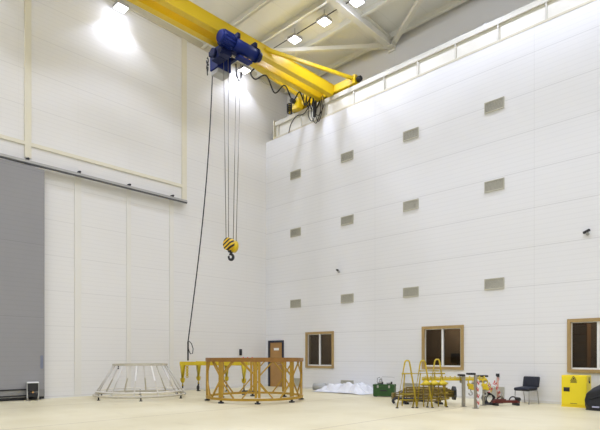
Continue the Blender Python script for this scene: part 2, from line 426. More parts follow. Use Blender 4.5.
# ------------------------------------------------------------------ lamps
def spot(loc, power):
    l = bpy.data.lights.new('lamp_light', 'SPOT'); l.energy = power; l.spot_size = math.radians(118); l.spot_blend = 0.35
    l.shadow_soft_size = 0.15; l.color = (0.88, 0.95, 1.218)
    o = bpy.data.objects.new('lamp_light', l); o.location = loc; COL.objects.link(o); return o
LP = 250.0
def add_fill(loc):  # extra point light, added to lift the roof and upper wall
    p = bpy.data.lights.new('lamp_fill_added', 'POINT'); p.energy = LP * .09; p.shadow_soft_size = .12; p.color = (0.88, 0.95, 1.218)
    o = bpy.data.objects.new('lamp_fill_added', p); o.location = loc; COL.objects.link(o)
def lamp(loc, label):
    r = thing('floodlight', label, 'lamp', loc, 0, 'square floodlights under the roof')
    m = MB(); s = .22
    m.box((-s, -s, .02), (s, s, .12), .02); m.box((-.12, -.12, .12), (.12, .12, .2)); m.cyl((0, 0, .2), (0, 0, roof_z(loc[1]) - loc[2]), .015)
    for a, b in (((-s, -s), (s, -s + .02)), ((-s, s - .02), (s, s)), ((-s, -s), (-s + .02, s)), ((s - .02, -s), (s, s))): m.box((a[0], a[1], -.01), (b[0], b[1], .03))
    m.build('housing', 'steel', r)
    MB().box((-s + .02, -s + .02, .0), (s - .02, s - .02, .02)).build('lens', 'lens', r)
    o = spot((0, 0, -.06), LP * (.6 if loc[0] < -17 else 1)); o.parent = r
    p = bpy.data.lights.new('lamp_fill_added', 'POINT'); p.energy = LP * .06; p.shadow_soft_size = .12; p.color = (0.88, 0.95, 1.218)  # weak fill added below the lens, brightens ceiling above the spot cone
    po = bpy.data.objects.new('lamp_fill_added', p); po.location = (.0, 0, -.16); COL.objects.link(po); po.parent = r
    return r
LZ = 14.2
for x, lab in ((-17.78, 'bright square floodlight by the left wall, seen below the blue hoist'),
                (-14.59, 'bright square floodlight just right of the yellow girders'),
               (-13.00, 'bright square floodlight midway between yellow girders and cream rafter'),
               (-11.42, 'bright square floodlight beside the cream rafter at the top of the photo')):
    lamp((x, 14.66, LZ), lab)
lamp((-17.82, 8.86, LZ), 'bright square floodlight at the top left over the left wall')
cd = MB().tube([(x, 14.72, 14.44) for x in (-18.1, -14, -10, -6, 2, 8)], .018, 6).build('lamp_conduit', 'rubber')
tag(cd, 'thin dark conduit linking the row of floodlights under the roof', 'conduit')
# the hall's other lamps, beyond the frame
for x in (-8.2, -5.0, -1.8, 1.4, 4.6, 7.8): spot((x, 14.66, LZ), LP * 1.3); add_fill((x, 14.66, LZ - .1))
for y in (8.86, 3.06, -2.74, -8.54):
    for x in (-14.6, -11.4, -8.2, -5.0, -1.8, 1.4, 4.6, 7.8): spot((x, y, LZ), LP * 1.3); add_fill((x, y, LZ - .1))
for y in (3.06, -2.74, -8.54): spot((-17.82, y, LZ), LP)

# ------------------------------------------------------------------ crane runway
rw = thing('crane_runway_beam', 'cream crane runway beam along the top of the right wall', 'beam', (-17.6, 16.4, WT))
MB().box((-17.6, 16.44, WT + .06), (XE - .05, 16.47, 12.2)).build('web', 'runway', rw, True)
MB().box((-17.6, 16.36, 12.2), (XE - .05, 16.74, 12.38)).build('top_flange', 'rflange', rw, True)
MB().box((-17.6, 16.33, WT), (XE - .05, 16.62, WT + .07)).build('bottom_flange', 'flange', rw, True)
MB().box((-17.6, 16.52, 12.38), (XE - .05, 16.58, 12.45)).build('rail', 'steel', rw, True)
MB().box((-17.66, 16.3, WT), (-17.6, 16.74, 12.46)).build('end_stop', 'flange', rw, True)
for k in range(12):
    x = -17.4 + 1.485 * k
    MB().box((x - .025, 16.37, WT + .07), (x + .025, 16.44, 12.2)).build('stiffener', 'rflange', rw, True)
for k in range(16):
    x = -12.2 + .95 * k
    MB().box((x - .04, 16.40, 12.38), (x + .04, 16.5, 12.43)).build('rail_clip', 'steel', rw, True)

# ------------------------------------------------------------------ bridge crane
cr = thing('bridge_crane', 'yellow twin girder bridge crane resting on the runway of the right wall', 'crane', (-14.3, 16.4, 12.4))
def girder(xa, xb, za, zb):
    m = MB(); m.box((xa, YB + .5, za + .02), (xb, 16.34, zb - .02)); m.box((xa - .02, YB + .5, za), (xb + .02, 16.34, za + .02)); m.box((xa - .02, YB + .5, zb - .02), (xb + .02, 16.34, zb))
    return m.build('girder', 'yel', cr, True)
girder(-14.78, -14.58, 12.36, 12.80)
girder(-14.20, -13.99, 12.36, 12.80)
et = MB().box((-16.2, 16.34, 12.47), (-12.85, 16.66, 12.78), .015).build('end_truck', 'yel', cr, True)
for x in (-15.7, -13.15):
    MB().cyl((x, 16.46, 12.57), (x, 16.64, 12.57), .13).build('truck_wheel', 'black', et, True)
for x, sgn in ((-12.85, 1), (-16.2, -1)):
    MB().cyl((x, 16.5, 12.64), (x + sgn * .06, 16.5, 12.64), .09).cyl((x + sgn * .06, 16.5, 12.64), (x + sgn * .2, 16.5, 12.64), .12, .10).build('buffer', 'black', et, True)
MB().box((-13.0, 16.36, 12.78), (-12.86, 16.62, 12.84), .01).build('end_lug', 'yel', cr, True)
MB().cyl((-14.55, 16.345, 12.68), (-14.55, 16.30, 12.68), .045).build('pin_hole', 'black', cr, True)
MB().bar((-13.97, 12.5, 12.64), (-12.98, 16.36, 12.70), .10, .12).build('knee_brace', 'yel', cr, True)
MB().bar((-14.80, 12.5, 12.45), (-15.38, 16.36, 12.55), .10, .14).build('knee_brace', 'yel', cr, True)
MB().box((-16.15, 16.05, 12.36), (-15.75, 16.36, 12.8), .015).build('drive_gearbox', 'yel', cr, True)
MB().cyl((-16.0, 16.06, 12.68), (-16.0, 15.86, 12.68), .10).cyl((-16.0, 15.86, 12.68), (-16.0, 15.82, 12.68), .07).build('drive_motor', 'black', cr, True)
MB().box((-15.6, 16.1, 12.44), (-15.3, 16.34, 12.86), .01).build('bracket_plate', 'yel', cr, True)
# coil spring at the truck's left end
sp = [(-16.60 + .11 * math.cos(t * .7), 16.34 + .11 * math.sin(t * .7), 12.46 + .009 * t) for t in range(0, 48)]
MB().tube(sp, .026, 6).build('buffer_spring', 'black', cr, True)
MB().cyl((-16.60, 16.34, 12.46), (-16.60, 16.34, 12.88), .04).bar((-16.46, 16.44, 12.62), (-16.15, 16.44, 12.62), .16, .28).build('spring_arm', 'yel', cr, True)

# ------------------------------------------------------------------ hoist
ho = thing('electric_hoist', 'dark blue electric hoist hanging under the yellow crane girders', 'hoist', (-14.2, 11.1, 12.3))
dm = MB().cyl((-13.55, 10.33, 11.98), (-13.55, 11.30, 11.98), .20, seg=28).build('rope_drum', 'blue', ho, True)
MB().cyl((-13.55, 11.28, 11.98), (-13.55, 11.35, 11.98), .235, seg=28).cyl((-13.55, 11.35, 11.98), (-13.55, 11.48, 11.98), .19, .17, seg=28).build('drum_end_cap', 'bluedk', dm, True)
m = MB(); m.cyl((-13.62, 9.80, 12.03), (-13.62, 9.87, 12.03), .18, .23, seg=28); m.cyl((-13.62, 9.87, 12.03), (-13.62, 10.33, 12.03), .23, seg=28)
for k in range(14):
    a = 2 * PI * k / 14; c, s = math.cos(a), math.sin(a)
    m.bar((-13.62 + .23 * c, 9.90, 12.03 + .23 * s), (-13.62 + .23 * c, 10.30, 12.03 + .23 * s), .025, .05)
m.build('hoist_motor', 'blue', ho, True)
MB().box((-14.0, 10.05, 11.62), (-13.72, 10.4, 11.90), .03).cyl((-13.86, 10.05, 11.74), (-13.86, 9.98, 11.74), .11).build('gearbox', 'bluedk', ho, True)
MB().box((-13.76, 10.55, 11.62), (-13.52, 11.15, 11.70), .02).box((-13.74, 10.6, 11.70), (-13.70, 10.67, 11.86)).box((-13.74, 11.05, 11.70), (-13.70, 11.12, 11.86)).build('rope_guide', 'blue', ho, True)
MB().box((-13.86, 10.5, 11.72), (-13.82, 11.15, 11.78)).build('guide_bar', 'flange', ho, True)
m = MB()
for y in (10.45, 11.2): m.box((-15.05, y - .06, 12.16), (-13.4, y + .06, 12.32), .01)
m.box((-14.45, 10.4, 12.14), (-14.2, 11.25, 12.34), .01)
m.build('trolley_frame', 'bluedk', ho, True)
for x in (-14.53, -14.31):
    for y in (10.45, 11.2): MB().cyl((x, y, 12.44), (x + .06, y, 12.44), .07).build('trolley_wheel', 'black', ho, True)
MB().box((-14.7, 10.25, 11.80), (-14.25, 10.6, 12.2), .03).cyl((-14.5, 10.25, 12.0), (-14.5, 10.14, 12.0), .14).build('travel_gear', 'bluedk', ho, True)
eb = MB().box((-15.20, 10.55, 11.76), (-14.72, 11.15, 12.30), .02).build('electric_box', 'blue', ho, True)
MB().box((-15.17, 10.59, 11.60), (-14.76, 11.11, 11.76), .02).build('box_base', 'greypaint', eb, True)
MB().box((-15.22, 10.72, 11.86), (-15.20, 11.0, 12.16)).build('box_cover', 'bluedk', eb, True)
cp = [(-15.27 + .03 * math.sin(t * .8), 10.50 - .02 * math.cos(t), 12.22 - .022 * t + .07 * math.sin(t * 1.3)) for t in range(0, 24)]
MB().tube(cp, .022, 6).build('cable_coil', 'rubber', ho, True)
for o_ in ho.children:
    o_.location.y += .38; o_.location.z -= .08
HK = Vector((-14.2, 11.11, 5.30))
# four rope falls
tops = [(-14.42, 10.95), (-14.28, 11.05), (-14.02, 11.20), (-13.93, 11.32)]
bots = [(-14.33, 11.00), (-14.26, 11.05), (-14.15, 11.17), (-14.08, 11.24)]
for i, ((xa, ya), (xb, yb)) in enumerate(zip(tops, bots)):
    MB().tube([(xa, ya, 12.15 if i < 2 else 11.6), (xb, yb, 5.36)], .016, 6).build('wire_rope', 'rope', ho, True)
MB().tube([(-13.98, 11.15, 11.55), (-14.0, 11.2, 11.2), (-14.0, 11.3, 11.02), (-13.96, 11.36, 11.15), (-13.9, 11.38, 11.55)], .025, 6).build('cable_loop', 'rubber', ho, True)

hb = thing('hook_block', 'yellow hook block with black hazard stripes hanging from the hoist ropes', 'hook', HK)
MB().cyl((0.02, -.20, .02), (0.02, -.03, .02), .215, seg=28).cyl((0.02, -.22, .02), (0.02, -.20, .02), .19, .215, seg=28).build('striped_cover', 'hazard', hb)
MB().cyl((0, -.03, -.03), (0, .17, -.03), .215, seg=28).cyl((0, .17, -.03), (0, .20, -.03), .215, .17, seg=28).build('sheave_cover', 'yel', hb)
MB().box((-.06, -.1, -.26), (.06, .06, -.17), .02).cyl((0, 0, -.2), (0, 0, -.29), .05).build('swivel', 'black', hb)
pts = [(0, 0, -.24), (0, 0, -.29)]
hc = Vector((0, 0, -.415)); 
rad = [.05, .05]
for k in range(15):
    a = PI / 2 + .30 - k * (2 * PI * .86) / 14
    pts.append(tuple(hc + (Vector((.716, .698, 0)) * math.cos(a) * .078) + Vector((0, 0, 1)) * math.sin(a) * .095))
    rad.append(.052 - .0012 * abs(k - 7) * (1 if k < 9 else 2))
hk_ = MB().tube(pts, rad, 10).build('hook', 'black', hb)
MB().bar(tuple(hc + Vector((-.05, -.05, .06))), tuple(hc + Vector((.02, .02, .10))), .02, .02).build('safety_latch', 'black', hk_)

# pendant control on its long cable
pc = thing('pendant_control', 'black hoist pendant control on a long hanging cable, tied to the yellow lifting frame', 'control', (-15.2, 10.75, 11.5))
A = Vector((-15.2, 11.05, 11.65)); B = Vector((-16.24, 10.70, 1.95)); pts = []
for k in range(25):
    t = k / 24; p = A.lerp(B, t); s = math.sin(PI * t)
    p += Vector((.716, .698, 0)) * .16 * s * (1 - .3 * t) ; pts.append(p)
MB().tube(pts, .022, 7).build('cable', 'rubber', pc, True)
lp = [B + Vector((.716 * x, .698 * x, z)) for x, z in ((0, 0), (.05, .03), (.13, -.06), (.19, -.25), (.17, -.42), (.09, -.44), (.03, -.3), (.0, -.1), (-.01, .02))]
MB().tube(lp, .016, 6).build('cable_slack', 'rubber', pc, True)
MB().box((-16.265, 10.675, 1.26), (-16.215, 10.725, 1.95), .01).build('control_box', 'black', pc, True)

# festoon cables along the girder
def squiggle(pts, n=8):
    P = [Vector(p) for p in pts]; out = []
    for i in range(len(P) - 1):
        p0 = P[max(i - 1, 0)]; p1 = P[i]; p2 = P[i + 1]; p3 = P[min(i + 2, len(P) - 1)]
        for k in range(n):
            t = k / n
            out.append(.5 * ((2 * p1) + (p2 - p0) * t + (2 * p0 - 5 * p1 + 4 * p2 - p3) * t * t + (3 * p1 - p0 - 3 * p2 + p3) * t ** 3))
    out.append(P[-1]); return out
fc = MB().tube(squiggle([(-13.9, 11.9, 11.65), (-14.55, 12.3, 11.9), (-14.8, 12.75, 11.95), (-14.8, 13.3, 12.3), (-14.8, 13.75, 11.8), (-14.8, 14.3, 12.3), (-14.8, 14.75, 11.85), (-14.8, 15.15, 12.35), (-14.8, 15.5, 11.95), (-14.75, 15.85, 12.4), (-14.75, 16.1, 12.0), (-14.7, 16.25, 12.3)]), .028, 7).build('festoon_cable', 'rubber')
tag(fc, 'black cable looping along the yellow girder from hoist to runway', 'cable')
bu = thing('cable_bundle', 'bundle of black cable loops hanging over the runway beam below the crane', 'cable', (-15.0, 16.28, 12.4))
for k, (xa, xb, dz) in enumerate(((-15.3, -14.95, .80), (-15.1, -14.7, 1.0), (-15.0, -14.5, .75), (-14.9, -14.6, 1.05))):
    zt_ = 12.42 + .04 * k
    MB().tube(squiggle([(xa, 16.27 - .01 * k, zt_), (xa - .05, 16.26, zt_ - dz * .6), ((xa + xb) / 2, 16.27, zt_ - dz), (xb + .06, 16.26, zt_ - dz * .55), (xb, 16.27 - .01 * k, zt_)]), .017, 6).build('loop', 'rubber', bu, True)
MB().box((-15.05, 16.22, 11.75), (-14.93, 16.30, 12.3), .02).build('wrap', 'rubber', bu, True)
fcb = MB().tube(squiggle([(-15.2, 16.24, 12.4), (-15.6, 16.26, 12.1), (-16.1, 16.28, 12.15), (-16.45, 16.28, 11.9), (-16.6, 16.29, 11.55)]), .02, 6).build('hanging_cable', 'rubber')
tag(fcb, 'thin black cable drooping left from the bundle across the runway beam', 'cable')
fcb = MB().tube(squiggle([(-16.62, 16.24, 12.2), (-16.7, 16.26, 12.0), (-16.66, 16.28, 11.8)]), .02, 6)
fcb.bm.free()

# loops of trailing flex near the truck
fl = thing('trailing_flex', 'short spring-like black flex hanging where girder meets end truck', 'cable', (-14.9, 16.0, 12.4))
for k in range(4):
    y = 15.45 + .2 * k
    MB().tube(squiggle([(-14.86, y, 12.42), (-14.9, y + .03, 12.15), (-14.88, y + .1, 11.95), (-14.84, y + .14, 12.2), (-14.86, y + .18, 12.42)]), .02, 6).build('loop', 'rubber', fl, True)

# ------------------------------------------------------------------ vents, cameras, phone
vent0 = None
colnames = ['nearest the corner', 'second column from the corner', 'third column from the corner', 'rightmost column']
rownames = ['top row', 'second row down', 'third row down', 'bottom row by the floor']
for ci, x in enumerate((-16.2, -13.23, -10.23, -7.10)):
    for ri, z in enumerate((9.58, 6.98, 3.78, .26)):
        lab = 'grey louvred wall vent, %s, %s' % (rownames[ri], colnames[ci])
        if vent0 is None:
            vent0 = thing('wall_vent', lab, 'vent', (x, YR, z), 0, 'louvred vents on the right wall')
            MB().box((-.31, -.012, -.16), (.31, 0, .16)).build('back_plate', 'ventdk', vent0)
            f = MB()
            for a, b in (((-.325, -.18), (.325, -.15)), ((-.325, .15), (.325, .18)), ((-.325, -.15), (-.30, .15)), ((.30, -.15), (.325, .15))): f.box((a[0], -.035, a[1]), (b[0], 0, b[1]))
            f.build('frame', 'vent', vent0)
            s = MB()
            for k in range(8):
                zz = -.131 + k * .0375
                s.prism([(-.03, zz - .016), (-.026, zz - .018), (-.008, zz + .014), (-.012, zz + .016)], (-.30, 0, 0), (0, 1, 0), (0, 0, 1), (1, 0, 0), .60)
            s.build('louvres', 'vent', vent0)
        else: copy_thing(vent0, (x, YR, z), 0, lab)
def cam_unit(x, z, rz, label):
    r = thing('security_camera', label, 'camera', (x, YR, z))
    MB().cyl((0, 0, 0), (0, -.02, 0), .05).tube([(0, -.02, 0), (0, -.09, 0), (0, -.11, .05)], .018, 8).build('bracket', 'greypaint', r)
    c, s = math.cos(rz), math.sin(rz)
    b = MB(); b.bar((.10 * c, -.11 + .10 * s, .03), (-.09 * c, -.11 - .09 * s, .08), .06, .06); b.build('body', 'black', r)
cam_unit(-13.68, 4.93, -.6, 'small dark security camera on the wall between the two left vent columns')
cam_unit(-4.36, 4.95, PI - .4, 'small dark security camera high on the wall over the rightmost window')
r = thing('wall_telephone', 'small black telephone on the left wall close to the corner', 'telephone', (XL, 14.78, 1.6))
MB().box((0, -.07, -.14), (.04, .07, .14), .01).build('base', 'black', r)
MB().tube([(.06, -.05, .13), (.085, -.05, .09), (.085, -.05, -.09), (.06, -.05, -.13)], [.03, .022, .022, .03], 8).build('handset', 'rubber', r)

# ------------------------------------------------------------------ left floor items
bx = thing('drive_unit', 'small black-fronted white machine standing against the grey sliding door', 'machine', (-17.68, 5.80, 0), math.radians(-14))
MB().box((-.14, -.15, .30), (.09, .15, .56), .015).build('body', 'black', bx)
MB().box((-.16, -.17, .56), (.10, .17, .60), .01).build('top_cover', 'white', bx)
for sy in (-1, 1): MB().box((-.16, sy * .16 - .015, .08), (.06, sy * .16 + .015, .56)).build('side_plate', 'greypaint', bx)
MB().box((-.12, -.14, .12), (.06, .14, .24), .01).build('lower_box', 'black', bx)
MB().cyl((.03, 0, .27), (.07, 0, .27), .03).build('amber_light', 'amber', bx)
for sy in (-1, 1):
    for x in (-.12, .07): MB().box((x - .025, sy * .155 - .02, 0), (x + .025, sy * .155 + .02, .1)).build('leg', 'post', bx)

# white conical frame
CF = (-16.25, 8.79)
cf = thing('conical_frame', 'pale conical tube frame with rings at top and bottom near the left wall', 'frame', (CF[0], CF[1], 0), math.radians(44))
MB().ring((0, 0, .13), 1.50, .04, n=64).build('bottom_ring', 'browntube', cf)
MB().ring((0, 0, .26), 1.45, .022, n=64).build('guide_ring', 'whitetube', cf)
MB().curved_plate((0, 0, 0), .87, .08, 1.11, 1.17).build('top_ring', 'browntube', cf)
for k in range(12):
    a = math.radians(10 + 30 * k); c, s = math.cos(a), math.sin(a)
    MB().tube([(1.48 * c, 1.48 * s, .13), (.88 * c, .88 * s, 1.12)], .025, 8).build('strut', 'whitetube', cf)
for k in range(6):
    a = math.radians(48 + 60 * k); c, s = math.cos(a), math.sin(a)
    MB().box((1.5 * c - .04, 1.5 * s - .04, 0), (1.5 * c + .04, 1.5 * s + .04, .02)).cyl((1.5 * c, 1.5 * s, .02), (1.5 * c, 1.5 * s, .18), .024).build('foot', 'black', cf)
MB().tube([(.87 * math.cos(-2.2), .87 * math.sin(-2.2), 1.12), (.87 * math.cos(-2.2), .87 * math.sin(-2.2), 1.0)], .03).build('lug', 'black', cf)

# ochre round frame
RC = (-12.75, 10.96); RR = 1.53
rf = thing('round_frame', 'large ochre yellow round steel frame with cross-braced panels on the floor', 'frame', (RC[0], RC[1], 0), math.radians(-45.7))
MB().curved_plate((0, 0, 0), RR, .12, 1.26, 1.375).build('top_ring', 'ochredk', rf)
MB().curved_plate((0, 0, 0), RR, .10, .09, .16).build('bottom_ring', 'ochre', rf)
for k in range(8):
    a = math.radians(45 * k + 8); c, s = math.cos(a), math.sin(a)
    p = Vector((RR * c, RR * s, 0)); n = Vector((c, s, 0)); tdir = Vector((-s, c, 0))
    m = MB(); wv = .085
    for q in (-1, 1): m.bar(p + tdir * q * .05 + Vector((0, 0, .18)), p + tdir * q * .05 + Vector((0, 0, 1.26)), .07, .09)
    ps = m.build('post', 'ochre', rf)
    # corner braces of the panel that follows
    def on(aa, z): return Vector((RR * math.cos(aa), RR * math.sin(aa), z))
    a1 = a + math.radians(45)
    for z0, z1 in ((.62, .16), (.86, 1.28)):
        MB().bar(on(a + .05, z0), on(a + math.radians(17.5), z1), .038, .038).build('brace', 'ochre', rf)
        MB().bar(on(a1 - .05, z0), on(a1 - math.radians(17.5), z1), .038, .038).build('brace', 'ochre', rf)
    MB().cyl((p.x, p.y, 0), (p.x, p.y, .04), .09).cyl((p.x, p.y, .04), (p.x, p.y, .10), .04).build('foot', 'black', ps)
for k in range(3):
    a = math.radians(-8 + 5 * k)
    MB().cyl((RR * math.cos(a), RR * math.sin(a), 1.375), (RR * math.cos(a), RR * math.sin(a), 1.40), .02).build('bolt', 'red', rf)

# yellow lifting frame behind the round frame
lf = thing('lifting_frame', 'bright yellow lifting frame on tapered legs, standing behind the ochre round frame', 'frame', (-16.12, 12.08, 0), math.radians(34))
LX, LY = 1.2, .80
for sy in (-1, 1): MB().box((-LX - .1, sy * LY - .06, 1.08), (LX + .15, sy * LY + .06, 1.22), .008).build('long_beam', 'yel2', lf)
for sx in (-1, 0, 1): MB().box((sx * LX - .06, -LY + .06, 1.08), (sx * LX + .06, LY - .06, 1.20), .008).build('cross_beam', 'yel2', lf)
for x, y in ((-LX, -LY), (-LX, LY), (LX, -LY), (LX, LY), (0, LY)):
    m = MB()
    m.tube([(x, y, 1.10), (x, y, .48), (x, y, .42)], [.115, .085, .05], 4)
    m.box((x - .07, y - .07, .50), (x + .07, y + .07, .60), .01)
    m.tube([(x, y, .5), (x, y, .3)], .045, 8)
    lg = m.build('leg', 'yel2', lf)
    MB().cyl((x, y, 0), (x, y, .03), .08).cyl((x, y, .03), (x, y, .3), .025).build('screw_foot', 'black', lg)
for k in range(9):
    z = .66 + .05 * k
    MB().ring((-LX + .18, -LY, z), .05, .014, 'X' if k % 2 else 'Y', n=14, seg=6, el=.8).build('chain_link', 'yel2', lf)
m = MB(); m.tube([(-LX - .02, LY + .0, .34), (-LX - .02, LY, .22)], .03, 8); m.ring((-LX - .02, LY, .14), .085, .03, 'X', n=20, seg=8, a0=PI * .6, a1=PI * 2.2); m.build('load_hook', 'black', lf)
m = MB()
for k, x in enumerate((-.35, -.2, -.05)): m.box((LX * .0 + x - 1.2 + .9, LY - .1, 1.22), (x - .24, LY + .08, 1.32), .01)
m.build('clamp', 'black', lf)
tag(MB().tube(squiggle([(-15.75, 12.95, .03), (-15.6, 12.75, .03), (-15.35, 12.8, .03), (-15.2, 13.1, .03), (-15.4, 13.35, .03), (-15.7, 13.3, .03), (-15.9, 13.05, .03), (-15.65, 12.85, .03)]), .03, 6).build('chain_heap', 'black'), 'loose black chain on the floor under the yellow lifting frame', 'chain')
tag(MB().cyl((-17.6, 12.5, 0), (-17.6, 12.5, .82), .035, seg=12).cyl((-17.6, 12.5, 0), (-17.6, 12.5, .02), .12).build('floor_post', 'greypaint'), 'thin grey post standing behind the lifting frame', 'post')

# ------------------------------------------------------------------ sheet, green box
def crumple(u, v):
    x = -14.05 + 2.6 * u; y = 15.05 + 1.15 * v
    e = min(1, 6 * min(u, 1 - u)) * min(1, 4.5 * min(v + .02, 1.02 - v))
    p = Vector((x * 2.2, y * 2.6, .3)); f = noise.fractal(p, .9, 2.1, 4)
    rdg = abs(noise.noise(Vector((x * 3.1, y * 3.7, 2.))))
    hgt = (.10 + .11 * math.sin(PI * u * .8 + .1) + .13 * u + .10 * f + .13 * rdg + .03 * v)
    y += .10 * noise.noise(Vector((x * 2, y * 2, 5))); x += .12 * noise.noise(Vector((x * 2, y * 2, 9)))
    return Vector((x, min(y, 16.2), max(.012, hgt * e)))
tag(MB().grid(90, 46, crumple).build('plastic_sheet', 'sheet'), 'crumpled heap of white plastic sheeting on the floor along the right wall', 'sheet')
r = thing('rolled_mat', 'dark grey roll half under the left end of the plastic sheeting', 'roll', (-14.42, 15.98, 0), math.radians(20))
MB().cyl((-.28, 0, .14), (.28, 0, .14), .14, seg=20).build('roll', 'greypaint', r)
MB().box((-.28, -.16, .0), (.28, .0, .012)).build('loose_end', 'greypaint', r)

gb = thing('tool_chest', 'dark green metal tool chest on the floor beside the plastic sheeting', 'chest', (-10.55, 15.12, 0), math.radians(25))
MB().box((-.37, -.22, .02), (.37, .22, .36), .012).build('body', 'green', gb)
MB().box((-.38, -.23, .36), (.38, .23, .43), .012).build('lid', 'green', gb)
for x in (-.2, .2): MB().box((x - .03, -.245, .31), (x + .03, -.225, .40), .004).build('latch', 'steel', gb)
MB().box((-.12, -.25, .2), (.12, -.225, .24), .004).build('handle', 'black', gb)
for x in (-.3, .3): MB().box((x - .05, -.2, 0), (x + .05, .2, .02)).build('runner', 'black', gb)
r = thing('bench_clamp', 'small black clamp lying on the green tool chest, left side', 'clamp', (-10.66, 15.02, .43), .3)
MB().box((-.10, -.03, 0), (.10, .03, .03), .004).box((.06, -.03, .03), (.10, .03, .09), .004).build('jaw', 'black', r)
MB().cyl((-.12, 0, .05), (.04, 0, .05), .012).build('screw', 'steel', r)
copy_thing(r, (-10.38, 15.18, .43), 1.1, 'small black clamp lying on the green tool chest, right side')
r = thing('oil_can', 'small grey oil can with a long thin spout on the green tool chest', 'can', (-10.72, 15.13, .43), .5)
MB().cyl((0, 0, 0), (0, 0, .14), .07, .06).cyl((0, 0, .14), (0, 0, .22), .06, .015).build('can_body', 'steel', r)
MB().tube([(0, 0, .22), (.06, 0, .26), (.42, 0, .25), (.50, 0, .22)], [.012, .01, .008, .006], 8).build('spout', 'greypaint', r)
MB().tube([(-.06, 0, .04), (-.13, 0, .08), (-.12, 0, .2), (-.03, 0, .25)], .01, 6).build('handle', 'black', r)

# ------------------------------------------------------------------ right cluster of lifting gear
S = math.radians(44.3)                     # along the camera's right
def gw(px_a, d): return (px_a * .7159 - d * .6982, px_a * .6982 + d * .7159)
# tube rack with three A loops
ox, oy = gw(3.5, 14.2)
rk = thing('tube_rack', 'yellow tubular rack with three tall A-shaped loops, before the middle window', 'rack', (ox, oy, 0), S + math.radians(5))
for cx, y, ht in ((-.54, 0, 1.31), (-.09, .02, 1.31), (.37, .16, 1.34)):
    arc = [(cx - .29, y - .02, .02), (cx - .075, y, ht - .09), (cx - .058, y, ht - .03), (cx - .03, y, ht), (cx + .03, y, ht), (cx + .058, y, ht - .03), (cx + .075, y, ht - .09), (cx + .27, y - .02, .02)]
    lp_ = MB().tube(arc, .023, 8).build('loop', 'dullyel', rk)
    MB().tube([(cx - .06, y + .02, ht - .35), (cx - .02, y + .42, .02)], .018, 8).build('stay', 'dullyel', rk)
    for q in (-.29, .27): MB().cyl((cx + q, y - .02, 0), (cx + q, y - .02, .02), .04).build('foot', 'black', lp_)
MB().tube([(-.70, -.03, .95), (.56, .07, .95)], .022, 8).build('top_rail', 'yel2', rk)
MB().tube([(-.20, .05, 1.02), (.40, .12, 1.02)], .018, 8).build('top_rail', 'yel2', rk)
MB().tube([(-.75, -.03, .38), (.66, .08, .40)], .02, 8).build('low_rail', 'dullyel', rk)
MB().tube([(-.75, -.03, .22), (.66, .08, .24)], .02, 8).build('low_rail', 'dullyel', rk)
for x in (-.06, .17, .36, .55):
    MB().tube([(x, .03, .03), (x, .03, .68)], .022, 8).build('upright', 'dullyel', rk)
for x in (-.05, .18, .42):
    MB().tube([(x, .0, .80), (x + .02, -.02, .72), (x + .03, -.02, .66)], [.03, .08, .18], 10).tube([(x + .03, -.02, .66), (x + .03, -.02, .62)], [.18, .15], 10).build('lifting_cone', 'yel2', rk)

# lattice truss lying behind the rack
ox, oy = gw(3.68, 15.45)
tr = thing('lattice_truss', 'grimy yellow-brown tube truss lying on the floor behind the A-loop rack', 'truss', (ox, oy, 0), S - math.radians(2))
for y, zc in ((-.22, 0), (.22, .02)):
    for z, zl, zr, x0, x1 in ((.09, .13, .18, -.72, .78), (.18, .17, .24, -.84, .92), (.27, .22, .31, -.86, .96), (.36, .27, .37, -.84, .93), (.45, .31, .43, -.68, .80)):
        MB().tube([(x0, y * .6, zl + zc), (-.42, y, z + zc), (.35, y, z + zc + .01), (x1, y * .6, zr + zc)], .026, 8).build('chord', 'oldyel', tr)
for x in (-.50, -.02, .50):
    m = MB()
    for y in (-.22, .22): m.bar((x, y, .06), (x, y, .46), .04, .04)
    m.bar((x, -.22, .25), (x, .22, .25), .04, .04); m.bar((x, -.22, .45), (x, .22, .45), .04, .04); m.build('frame_bar', 'oldyel', tr)
for x in (-.50, -.02):
    MB().bar((x, -.23, .12), (x + .5, -.23, .43), .035, .035).build('diagonal', 'oldyel', tr)
for x in (-.50, .50):
    MB().box((x - .06, -.3, 0), (x + .06, .3, .06)).build('skid', 'black', tr)
MB().box((-.90, -.14, .10), (-.84, .14, .32), .02).build('end_plate', 'oldyel', tr)
MB().prism([(-.18, -.1), (-.08, -.2), (.08, -.2), (.18, -.1), (.18, .1), (.08, .2), (-.08, .2), (-.18, .1)], (.92, 0, .32), (0, 1, 0), (0, 0, 1), (1, 0, 0), .07).build('end_plate', 'black', tr)
hx = lambda u, z: (ox + u * math.cos(S) + .36 * math.sin(S), oy + u * math.sin(S) - .36 * math.cos(S), z)
tag(MB().tube(squiggle([hx(-.90, .05), hx(-.94, .12), hx(-.85, .19), hx(-.7, .18), hx(-.5, .16), hx(-.2, .17), hx(.0, .10)]), .04, 8).build('hose', 'rubber'), 'thick black hose lying along the front of the grimy truss', 'hose')

